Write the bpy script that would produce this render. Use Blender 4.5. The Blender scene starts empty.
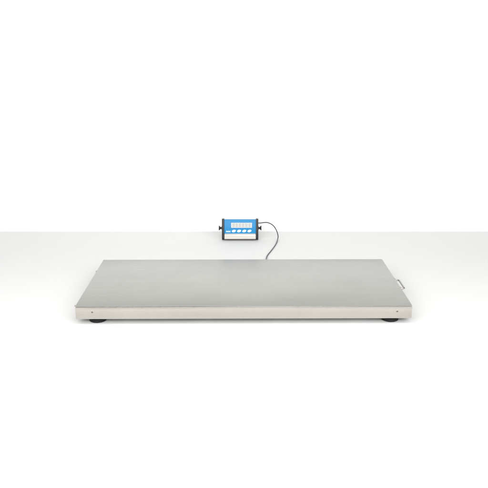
import bpy, bmesh, math, random
from mathutils import Vector, Matrix
random.seed(7)
I = 0.0254                      # one inch in metres
C = bpy.context.scene.collection
R = math.radians

# ------------------------------------------------------------------ helpers
def tag(o, label=None, cat=None, group=None, kind=None):
    if label: o['label'] = label
    if cat: o['category'] = cat
    if group: o['group'] = group
    if kind: o['kind'] = kind
    return o

def empty(name, loc=(0, 0, 0), rz=0.0):
    o = bpy.data.objects.new(name, None)
    C.objects.link(o)
    o.location = Vector(loc) * I
    o.rotation_euler = (0, 0, rz)
    return o

def obj(name, bm, m, parent=None, smooth=True, angle=35):
    """bm is in inches"""
    bmesh.ops.scale(bm, vec=(I, I, I), verts=bm.verts)
    bmesh.ops.recalc_face_normals(bm, faces=bm.faces)
    me = bpy.data.meshes.new(name)
    bm.to_mesh(me); bm.free()
    if smooth:
        me.polygons.foreach_set('use_smooth', [True] * len(me.polygons))
        try: me.set_sharp_from_angle(angle=R(angle))
        except Exception: pass
    me.materials.append(m)
    o = bpy.data.objects.new(name, me)
    C.objects.link(o)
    if parent: o.parent = parent
    return o

def box(bm, x0, x1, y0, y1, z0, z1, bev=0.0, seg=3, mat=None, edges=None):
    t = bmesh.new()
    bmesh.ops.create_cube(t, size=1.0)
    for v in t.verts:
        v.co = Vector((x0 if v.co.x < 0 else x1, y0 if v.co.y < 0 else y1, z0 if v.co.z < 0 else z1))
    if bev > 0:
        es = [e for e in t.edges if edges is None or edges(e)]
        bmesh.ops.bevel(t, geom=es, offset=bev, segments=seg, profile=0.5, affect='EDGES')
    if mat is not None: bmesh.ops.transform(t, matrix=mat, verts=t.verts)
    merge(bm, t)

def merge(bm, t):
    vm = {}
    for v in t.verts: vm[v] = bm.verts.new(v.co)
    for f in t.faces:
        try: bm.faces.new([vm[v] for v in f.verts])
        except ValueError: pass
    t.free()

def lathe(bm, prof, n=48, mat=None):
    """prof: (r, z) list, closed ends"""
    t = bmesh.new(); rings = []
    for r, z in prof:
        rings.append([t.verts.new((r * math.cos(2 * math.pi * k / n), r * math.sin(2 * math.pi * k / n), z)) for k in range(n)])
    for a, b in zip(rings, rings[1:]):
        for k in range(n):
            t.faces.new((a[k], a[(k + 1) % n], b[(k + 1) % n], b[k]))
    t.faces.new(rings[0][::-1]); t.faces.new(rings[-1])
    if mat is not None: bmesh.ops.transform(t, matrix=mat, verts=t.verts)
    merge(bm, t)

def catmull(pts, n=10):
    P = [Vector(p) for p in pts]; P = [2 * P[0] - P[1]] + P + [2 * P[-1] - P[-2]]
    out = []
    for i in range(1, len(P) - 2):
        for k in range(n):
            t = k / n
            out.append(0.5 * ((2 * P[i]) + (P[i + 1] - P[i - 1]) * t + (2 * P[i - 1] - 5 * P[i] + 4 * P[i + 1] - P[i + 2]) * t * t
                              + (3 * P[i] - P[i - 1] - 3 * P[i + 1] + P[i + 2]) * t ** 3))
    out.append(P[-2]); return out

def tube(bm, pts, r, n=14):
    t = bmesh.new(); rings = []
    up = Vector((0.13, 0.21, 1)).normalized()
    for i, p in enumerate(pts):
        d = (pts[min(i + 1, len(pts) - 1)] - pts[max(i - 1, 0)]).normalized()
        a = up - d * up.dot(d)
        if a.length < 1e-3: a = Vector((1, 0, 0)) - d * d.x
        a.normalize(); b = d.cross(a); up = a
        rings.append([t.verts.new(p + r * (math.cos(2 * math.pi * k / n) * a + math.sin(2 * math.pi * k / n) * b)) for k in range(n)])
    for A, B in zip(rings, rings[1:]):
        for k in range(n): t.faces.new((A[k], A[(k + 1) % n], B[(k + 1) % n], B[k]))
    t.faces.new(rings[0][::-1]); t.faces.new(rings[-1])
    merge(bm, t)

# ------------------------------------------------------------------ materials
def new_mat(name):
    m = bpy.data.materials.new(name); m.use_nodes = True
    nt = m.node_tree; b = nt.nodes['Principled BSDF']
    return m, nt, b

def lin(r, g, b):
    f = lambda c: (c / 255 / 12.92) if c / 255 <= 0.04045 else ((c / 255 + 0.055) / 1.055) ** 2.4
    return (f(r), f(g), f(b), 1)

def simple(name, col, rough=0.5, metal=0.0, spec=0.5, bump=0.0, bscale=900, coat=0.0):
    m, nt, b = new_mat(name)
    N, L = nt.nodes.new, nt.links.new
    tc = N('ShaderNodeTexCoord')
    n = N('ShaderNodeTexNoise'); n.inputs['Scale'].default_value = bscale; n.inputs['Detail'].default_value = 3
    L(tc.outputs['Object'], n.inputs['Vector'])
    r = N('ShaderNodeMapRange'); r.inputs['To Min'].default_value = rough * 0.88; r.inputs['To Max'].default_value = min(1, rough * 1.12)
    L(n.outputs['Fac'], r.inputs['Value']); L(r.outputs['Result'], b.inputs['Roughness'])
    b.inputs['Base Color'].default_value = col
    b.inputs['Metallic'].default_value = metal
    b.inputs['Specular IOR Level'].default_value = spec
    b.inputs['Coat Weight'].default_value = coat
    if bump:
        bp = N('ShaderNodeBump'); bp.inputs['Strength'].default_value = bump; bp.inputs['Distance'].default_value = 0.0003
        L(n.outputs['Fac'], bp.inputs['Height']); L(bp.outputs['Normal'], b.inputs['Normal'])
    return m

def brushed(name, col, rough=0.3, amp=0.05, scale=(2.2, 260, 260), broad=(3, 22, 22), bump=0.12, wave=0.0, patch=1.0):
    """brushed stainless sheet: grain along x, plus broad handling marks and soft reflection bands painted into the colour"""
    m, nt, b = new_mat(name)
    N, L = nt.nodes.new, nt.links.new
    tc = N('ShaderNodeTexCoord')
    def noise(sc, det, rg=0.5):
        mp = N('ShaderNodeMapping'); mp.inputs['Scale'].default_value = sc
        L(tc.outputs['Object'], mp.inputs['Vector'])
        n = N('ShaderNodeTexNoise'); n.inputs['Scale'].default_value = 1; n.inputs['Detail'].default_value = det
        n.inputs['Roughness'].default_value = rg
        L(mp.outputs['Vector'], n.inputs['Vector']); return n
    fine = noise(scale, 5, 0.65); hair = noise((scale[0] * 5, scale[1] * 4, scale[2] * 4), 2)
    wide = noise(broad, 3); blot = noise((7, 9, 9), 4)
    # total brightness factor around 1
    def madd(n, k, prev=None):
        a = N('ShaderNodeMath'); a.operation = 'MULTIPLY_ADD'
        L(n.outputs['Fac'], a.inputs[0]); a.inputs[1].default_value = k
        if prev is None: a.inputs[2].default_value = 1.0
        else: L(prev.outputs[0], a.inputs[2])
        return a
    s = madd(fine, 2 * amp); s = madd(hair, amp, s); s = madd(wide, 2.4 * amp * patch, s); s = madd(blot, 1.0 * amp * patch, s)  # patch strengthens wide and blot into soft reflection bands painted in the colour
    off = N('ShaderNodeMath'); off.operation = 'SUBTRACT'; L(s.outputs[0], off.inputs[0]); off.inputs[1].default_value = amp * (1.5 + 1.7 * patch)
    mx = N('ShaderNodeVectorMath'); mx.operation = 'SCALE'; mx.inputs[0].default_value = col[:3]
    L(off.outputs[0], mx.inputs['Scale']); L(mx.outputs['Vector'], b.inputs['Base Color'])
    b.inputs['Metallic'].default_value = 1.0
    rr = N('ShaderNodeMapRange'); rr.inputs['From Min'].default_value = 0.3; rr.inputs['From Max'].default_value = 0.7
    rr.inputs['To Min'].default_value = rough * 0.82; rr.inputs['To Max'].default_value = rough * 1.2
    L(fine.outputs['Fac'], rr.inputs['Value']); L(rr.outputs['Result'], b.inputs['Roughness'])
    bp = N('ShaderNodeBump'); bp.inputs['Strength'].default_value = bump; bp.inputs['Distance'].default_value = 0.0002
    L(hair.outputs['Fac'], bp.inputs['Height'])
    if wave:      # the sheet is not dead flat: shallow dents some centimetres across
        wn = noise((2.6, 5.0, 5.0), 1)
        b2 = N('ShaderNodeBump'); b2.inputs['Strength'].default_value = wave; b2.inputs['Distance'].default_value = 0.006
        L(wn.outputs['Fac'], b2.inputs['Height']); L(b2.outputs['Normal'], bp.inputs['Normal'])
    L(bp.outputs['Normal'], b.inputs['Normal'])
    return m

M = dict(
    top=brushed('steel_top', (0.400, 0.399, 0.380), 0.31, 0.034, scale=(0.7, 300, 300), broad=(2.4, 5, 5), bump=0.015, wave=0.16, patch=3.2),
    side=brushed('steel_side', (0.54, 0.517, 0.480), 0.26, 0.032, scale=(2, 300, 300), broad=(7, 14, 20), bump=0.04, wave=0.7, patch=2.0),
    rod=simple('steel_rod', (0.36, 0.355, 0.34, 1), 0.3, 1.0),
    bolt=simple('steel_bolt', (0.32, 0.29, 0.25, 1), 0.4, 1.0),
    rubber=simple('black_rubber', (0.008, 0.008, 0.008, 1), 0.7, spec=0.25, bump=0.3),
    under=simple('zinc_underside', (0.55, 0.55, 0.54, 1), 0.6, 0.3),
    black=simple('black_powdercoat', (0.012, 0.012, 0.013, 1), 0.45, bump=0.4, bscale=2500),
    cable=simple('cable_jacket', (0.02, 0.02, 0.021, 1), 0.4),
    blue=simple('blue_overlay', lin(22, 122, 176), 0.42, spec=0.3),
    lcd=simple('lcd_glass', (0.42, 0.455, 0.47, 1), 0.35),
    seg=simple('lcd_segment', (0.29, 0.235, 0.175, 1), 0.4),
    bezel=simple('display_bezel', lin(60, 120, 176), 0.4),
    key=simple('white_key', (0.52, 0.62, 0.70, 1), 0.4),
    ink=simple('white_ink', (0.82, 0.85, 0.87, 1), 0.5),
    house=brushed('housing_steel', (0.36, 0.355, 0.34), 0.5, 0.03),
)

def surface(name, col, rough, var=0.012, scale=9.0):
    m, nt, b = new_mat(name)
    N, L = nt.nodes.new, nt.links.new
    tc = N('ShaderNodeTexCoord'); n = N('ShaderNodeTexNoise'); n.inputs['Scale'].default_value = scale; n.inputs['Detail'].default_value = 6
    L(tc.outputs['Object'], n.inputs['Vector'])
    r = N('ShaderNodeMapRange'); r.inputs['To Min'].default_value = 1 - var; r.inputs['To Max'].default_value = 1 + var
    L(n.outputs['Fac'], r.inputs['Value'])
    mx = N('ShaderNodeVectorMath'); mx.operation = 'SCALE'; mx.inputs[0].default_value = col
    L(r.outputs['Result'], mx.inputs['Scale']); L(mx.outputs['Vector'], b.inputs['Base Color'])
    b.inputs['Roughness'].default_value = rough
    b.inputs['Specular IOR Level'].default_value = 0.2
    return m

# ------------------------------------------------------------------ setting
WALL_Y = 46.7
bm = bmesh.new()
vs = [bm.verts.new(p) for p in ((-220, -200, 0), (220, -200, 0), (220, 200, 0), (-220, 200, 0))]
bm.faces.new(vs)
tag(obj('floor', bm, surface('floor_white', (0.64, 0.64, 0.64), 0.6), smooth=False), kind='structure')
bm = bmesh.new()
box(bm, -60, 58, WALL_Y, WALL_Y + 1.5, 0.004, 46)
tag(obj('backdrop', bm, surface('backdrop_white', (0.78, 0.78, 0.78), 0.9), smooth=False), kind='structure')

# ------------------------------------------------------------------ the scale platform
W, D, H, B = 44.09 / 2, 20.47, 2.50, 0.73        # half width, depth, top height, bottom of the body
scale_root = empty('floor_scale', (0, 0, 0), R(0.45))
tag(scale_root, 'wide low brushed stainless steel floor scale platform on black round feet', 'scale')
# top sheet, its edges folded down over the frame
LIP = 0.035
bm = bmesh.new()
box(bm, -W, W, 0, D, H - LIP, H, 0.016, 3,
    edges=lambda e: max(v.co.z for v in e.verts) > H - 0.01 and min(v.co.z for v in e.verts) > H - 0.01 or abs(e.verts[0].co.z - e.verts[1].co.z) > 0.02)
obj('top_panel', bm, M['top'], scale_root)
GAP = 0.055  # seam height, opened to stand in for the fold's dark reflected line
z1 = H - LIP - GAP
def up_panel(x0, x1, y0, y1):
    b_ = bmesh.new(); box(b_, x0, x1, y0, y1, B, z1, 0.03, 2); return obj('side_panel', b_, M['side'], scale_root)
e = 0.012
# added seam imitates the fold's dark reflection: opens leftward, closes right of the middle
b_ = bmesh.new(); box(b_, -W + e, W - e, e, 0.13, B, z1, 0.03, 2)
bmesh.ops.bisect_plane(b_, geom=b_.verts[:] + b_.edges[:] + b_.faces[:], plane_co=(0, 0, 1.7), plane_no=(0, 0, 1))
for k in range(1, 24):
    bmesh.ops.bisect_plane(b_, geom=b_.verts[:] + b_.edges[:] + b_.faces[:], plane_co=(-W + 2 * W * k / 24, 0, 0), plane_no=(1, 0, 0))
for v in b_.verts:
    if v.co.z > 2.0:
        v.co.z += 0.022 * math.exp(-((v.co.x - 5) / 7.5) ** 2) - 0.022 * max(0, min(1, (-v.co.x - 1) / 9)) - 0.016 * max(0, min(1, (v.co.x - 13) / 6))
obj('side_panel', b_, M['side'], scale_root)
up_panel(-W + e, W - e, D - 0.13, D - e)
up_panel(-W + e, -W + 0.13, 0.137, D - 0.137)
up_panel(W - 0.13, W - e, 0.137, D - 0.137)
# recessed inner frame closing the gap under the sheet, with its ribs
bm = bmesh.new()
box(bm, -W + 0.14, W - 0.14, 0.14, D - 0.14, B + 0.35, H - 0.17, 0)
for x in (-15, -5, 5, 15):
    box(bm, x - 0.8, x + 0.8, 0.3, D - 0.3, B + 0.12, B + 0.349, 0.05, 2)
obj('base_frame', bm, M['under'], scale_root)
# adjustable feet
for fx in (-19.45, 19.5):
    for fy in (1.5, D - 1.7):
        T = Matrix.Translation((fx, fy, 0))
        b_ = bmesh.new()
        lathe(b_, [(0.98, 0.0), (1.10, 0.05), (1.15, 0.16), (1.14, 0.34), (1.05, 0.46), (0.6, 0.52), (0.45, 0.60), (0.43, 0.66)], 64, T)
        f = obj('foot', b_, M['rubber'], scale_root, angle=50)
        b_ = bmesh.new()
        lathe(b_, [(0.2, 0.662), (0.2, B + 0.34)], 20, T)
        obj('threaded_stem', b_, M['bolt'], f)
# countersunk screws in the front panel
for fx in (-19.85, 20.1):
    T = Matrix.Translation((fx, e, 1.72)) @ Matrix.Rotation(R(90), 4, 'X')
    b_ = bmesh.new()
    lathe(b_, [(0.15, -0.03), (0.15, 0.008), (0.125, 0.022), (0.07, 0.028)], 24, T)
    s = obj('screw', b_, M['bolt'], scale_root)
    b_ = bmesh.new()
    box(b_, fx - 0.085, fx + 0.085, e - 0.034, e - 0.0285, 1.72 - 0.016, 1.72 + 0.016)
    box(b_, fx - 0.016, fx + 0.016, e - 0.0338, e - 0.0287, 1.72 - 0.085, 1.72 + 0.085)
    obj('screw_slot', b_, M['black'], s, smooth=False)
# small bolts that stick out of the left side
for fy in (1.3, 15.9):
    T = Matrix.Translation((-W + e, fy, H - 0.42)) @ Matrix.Rotation(R(-90), 4, 'Y')
    b_ = bmesh.new()
    lathe(b_, [(0.06, -0.05), (0.06, 0.24), (0.115, 0.245), (0.115, 0.34), (0.085, 0.37)], 18, T)
    obj('side_bolt', b_, M['bolt'], scale_root)
# carrying handle on the right side
hy0, hy1, hz, out = 7.3, 10.9, H - 0.22, 0.62
b_ = bmesh.new()
pts = [(W - 0.05, hy0, hz), (W + 0.25, hy0, hz), (W + out - 0.18, hy0 + 0.02, hz), (W + out - 0.03, hy0 + 0.16, hz), (W + out, hy0 + 0.4, hz),
       (W + out, (hy0 + hy1) / 2, hz), (W + out, hy1 - 0.4, hz), (W + out - 0.03, hy1 - 0.16, hz), (W + out - 0.18, hy1 - 0.02, hz), (W + 0.25, hy1, hz), (W - 0.05, hy1, hz)]
tube(b_, catmull(pts, 6), 0.115, 16)
hd = obj('handle', b_, M['rod'], scale_root)
for yy in (hy0, hy1):
    b_ = bmesh.new()
    lathe(b_, [(0.24, 0.0), (0.24, 0.05), (0.16, 0.09)], 24, Matrix.Translation((W - e + 0.001, yy, hz)) @ Matrix.Rotation(R(90), 4, 'Y'))
    obj('mount_washer', b_, M['bolt'], hd)
# cable gland at the back
GX = 4.25
b_ = bmesh.new()
lathe(b_, [(0.24, 0.0), (0.24, 0.2), (0.19, 0.24), (0.17, 0.5), (0.12, 0.56)], 24, Matrix.Translation((GX, D - e + 0.001, 1.55)) @ Matrix.Rotation(R(-90), 4, 'X'))
obj('cable_gland', b_, M['black'], scale_root)

# ------------------------------------------------------------------ the indicator
IX, IY = -0.72, 39.95
ind = empty('weight_indicator', (IX, IY, 0))
tag(ind, 'small blue fronted digital weight display held in black bracket behind the platform', 'display unit')
TILT = R(-15)
cz = 2.04
Tm = Matrix.Translation((0, 0.75, cz)) @ Matrix.Rotation(TILT, 4, 'X')     # local frame: x right, z up the face, -y to the viewer
hw, hh, dep = 2.93, 1.88, 0.85
def tbox(*a, **k): return box(*a, mat=Tm, **k)
b_ = bmesh.new()
tbox(b_, -hw, hw, -0.45, dep - 0.45, -hh, hh, bev=0.10, seg=3)
housing = obj('housing', b_, M['house'], ind)
# seams of the lower housing lip
b_ = bmesh.new(); tbox(b_, -hw + 0.03, hw - 0.03, -0.475, -0.452, -hh + 0.13, -hh + 0.95, bev=0.01, seg=1)
obj('lower_trim', b_, M['house'], housing)
b_ = bmesh.new(); tbox(b_, -hw + 0.01, hw - 0.01, -0.50, -0.4525, -0.78, hh - 0.04, bev=0.02, seg=2)
face = obj('front_panel', b_, M['blue'], ind)
# px on the photo -> local coordinates of the face
def fx_(px): return (px - 240.15) / 5.37
def fz_(py): return (229.4 - py) / 5.37
b_ = bmesh.new(); tbox(b_, fx_(230.7), fx_(252.4), -0.520, -0.501, fz_(228.4), fz_(222.4), bev=0.03, seg=2)
obj('display_bezel', b_, M['bezel'], face)
b_ = bmesh.new(); tbox(b_, fx_(231.2), fx_(251.9), -0.527, -0.5205, fz_(227.9), fz_(222.9), bev=0.004, seg=1)
obj('display_window', b_, M['lcd'], face)
# seven-segment figures
b_ = bmesh.new()
dw, dh, t = 0.36, 0.58, 0.085
cxz = (fz_(227.9) + fz_(222.9)) / 2
for k in range(6):
    cx = fx_(233.6) + k * (fx_(249.5) - fx_(233.6)) / 5
    sh = lambda z: 0.08 * z
    for (a0, a1, c0, c1) in ((-dw / 2 + t, dw / 2 - t, dh / 2 - t, dh / 2), (-dw / 2 + t, dw / 2 - t, -t / 2, t / 2), (-dw / 2 + t, dw / 2 - t, -dh / 2, -dh / 2 + t),
                             (-dw / 2, -dw / 2 + t, 0.045, dh / 2 - 0.02), (dw / 2 - t, dw / 2, 0.045, dh / 2 - 0.02),
                             (-dw / 2, -dw / 2 + t, -dh / 2 + 0.02, -0.045), (dw / 2 - t, dw / 2, -dh / 2 + 0.02, -0.045)):
        tbox(b_, cx + a0, cx + a1, -0.530, -0.5272, cxz + c0, cxz + c1)
obj('digits', b_, M['seg'], face, smooth=False)
# four slanted oval keys
for px in (233.9, 239.15, 244.3, 249.45):
    b_ = bmesh.new()
    sh = Matrix(((1, 0.35, 0, 0), (0, 1, 0, 0), (0, 0, 1, 0), (0, 0, 0, 1)))
    S = Matrix.Diagonal((0.37, 0.245, 1, 1))
    lathe(b_, [(1.0, 0), (1.0, 0.015), (0.9, 0.03), (0.6, 0.035)], 36, Tm @ Matrix.Translation((fx_(px), -0.501, fz_(231.1))) @ Matrix.Rotation(R(90), 4, 'X') @ sh @ S)
    obj('button', b_, M['key'], face)
# small white emblem left of the keys: a swoosh with short letter strokes
b_ = bmesh.new()
x0, x1, zc = fx_(225.9), fx_(231.0), fz_(231.2)
for k in range(7):
    xx = x0 + 0.10 + k * 0.115
    tbox(b_, xx, xx + 0.055, -0.504, -0.5005, zc - 0.10, zc + (0.03 if k % 3 else 0.10))
tbox(b_, x0 + 0.02, x1 - 0.05, -0.504, -0.5005, zc - 0.175, zc - 0.13)
obj('emblem', b_, M['ink'], face, smooth=False)
# black end caps
for s in (-1, 1):
    b_ = bmesh.new()
    xa, xb = (hw + 0.001, hw + 0.30) if s > 0 else (-hw - 0.30, -hw - 0.001)
    tbox(b_, xa, xb, -0.56, dep - 0.40, -1.64, 2.01, bev=0.07, seg=3)
    obj('end_cap', b_, M['black'], ind)
# bracket: floor strip and two upright arms
b_ = bmesh.new()
xo = hw + 0.32
tbox(b_, -xo + 0.002, xo - 0.002, 0.62, 0.75, -1.80, -0.9, bev=0.02, seg=1)
box(b_, -xo - 0.13, xo + 0.13, 0.72, 2.1, 0.0, 0.09, 0.02, 1)
for s in (-1, 1):
    xa, xb = (xo, xo + 0.13) if s > 0 else (-xo - 0.13, -xo)
    tbox(b_, xa, xb, -0.50, 0.75, -1.64, 1.97, bev=0.03, seg=2)
    tbox(b_, xa, xb, 0.30, 0.749, -1.84, -1.641)
obj('bracket', b_, M['black'], ind)
# knobs
for s in (-1, 1):
    b_ = bmesh.new()
    T = Tm @ Matrix.Translation((s * (xo + 0.128), -0.05, 0.24)) @ Matrix.Rotation(R(90 * s), 4, 'Y')
    lathe(b_, [(0.34, 0.0), (0.30, 0.06), (0.17, 0.14), (0.16, 0.22), (0.34, 0.40), (0.42, 0.44), (0.42, 0.54), (0.37, 0.58)], 28, T)
    obj('knob', b_, M['black'], ind)

# ------------------------------------------------------------------ camera
F = 709.6
PITCH = 16.1
cam_d = bpy.data.cameras.new('camera'); cam = bpy.data.objects.new('camera', cam_d); C.objects.link(cam)
cam_d.sensor_width = 36; cam_d.lens = F / 488 * 36; cam_d.clip_start = 0.05; cam_d.clip_end = 100
CAM = Vector((0, -86.8, 36.0))
cam.location = CAM * I
cam.rotation_euler = (R(90 - PITCH), 0, 0)
bpy.context.scene.camera = cam

# ------------------------------------------------------------------ the cable (world inches; starts at the box, ends in the gland)
cb = bmesh.new()
Rz = Matrix.Rotation(R(0.45), 4, 'Z')
g_end = Rz @ Vector((GX, D + 0.50, 1.55)); g_mid = Rz @ Vector((GX, D + 0.95, 1.50))
pts = [(2.62, 41.1, 3.14), (3.10, 41.2, 3.13), (4.35, 41.5, 3.14), (5.4, 41.5, 2.60), (6.05, 41.3, 1.70), (6.35, 40.9, 0.75), (6.26, 40.2, 0.30), (6.02, 38.6, 0.12), (5.62, 36.6, 0.09), (5.18, 34.8, 0.09),
       (4.72, 33.0, 0.09), (4.25, 31.3, 0.09), (3.96, 29.9, 0.12), (3.78, 27.8, 0.30), (3.72, 25.2, 0.90), (3.86, 23.0, 1.50), tuple(g_mid), tuple(g_end)]
tube(cb, catmull(pts, 12), 0.088, 14)
cable = obj('signal_cable', cb, M['cable'])
tag(cable, 'thin dark cable looping from the blue display down to the platform', 'cable')

# ------------------------------------------------------------------ light: studio softboxes and a plain grey room
w = bpy.data.worlds.new('World'); bpy.context.scene.world = w; w.use_nodes = True
bg = w.node_tree.nodes['Background']
bg.inputs['Color'].default_value = (1.0, 1.0, 0.995, 1); bg.inputs['Strength'].default_value = 0.25

def area(name, loc, target, sx, sy, power, col=(1, 1, 1)):
    d = bpy.data.lights.new(name, 'AREA'); d.shape = 'RECTANGLE'
    d.size = sx * I; d.size_y = sy * I; d.energy = power; d.color = col
    o = bpy.data.objects.new(name, d); C.objects.link(o)
    o.location = Vector(loc) * I
    o.rotation_euler = (Vector(target) - Vector(loc)).to_track_quat('-Z', 'Y').to_euler()
    return o
area('overhead_softbox', (-2, -26, 68), (-2, -22, 0), 230, 56, 58, (1.0, 1.0, 0.995))
area('front_softbox', (1, -98, 60), (1, -20, 0), 240, 46, 185, (1.0, 0.988, 0.968))
sd = bpy.data.lights.new('backdrop_spot', 'SPOT'); sd.energy = 22; sd.spot_size = R(44); sd.spot_blend = 1.0; sd.shadow_soft_size = 6 * I  # unseen spot added to brighten the backdrop mirrored in the steel top
so = bpy.data.objects.new('backdrop_spot', sd); C.objects.link(so)
so.location = Vector((-8, -20, 78)) * I
so.rotation_euler = (Vector((-8, WALL_Y, 28)) - Vector((-8, -20, 78))).to_track_quat('-Z', 'Y').to_euler()

sc = bpy.context.scene
sc.view_settings.view_transform = 'Standard'; sc.view_settings.look = 'None'
sc.view_settings.exposure = 0; sc.view_settings.gamma = 1
sc.cycles.max_bounces = 8
sc.cycles.use_denoising = True
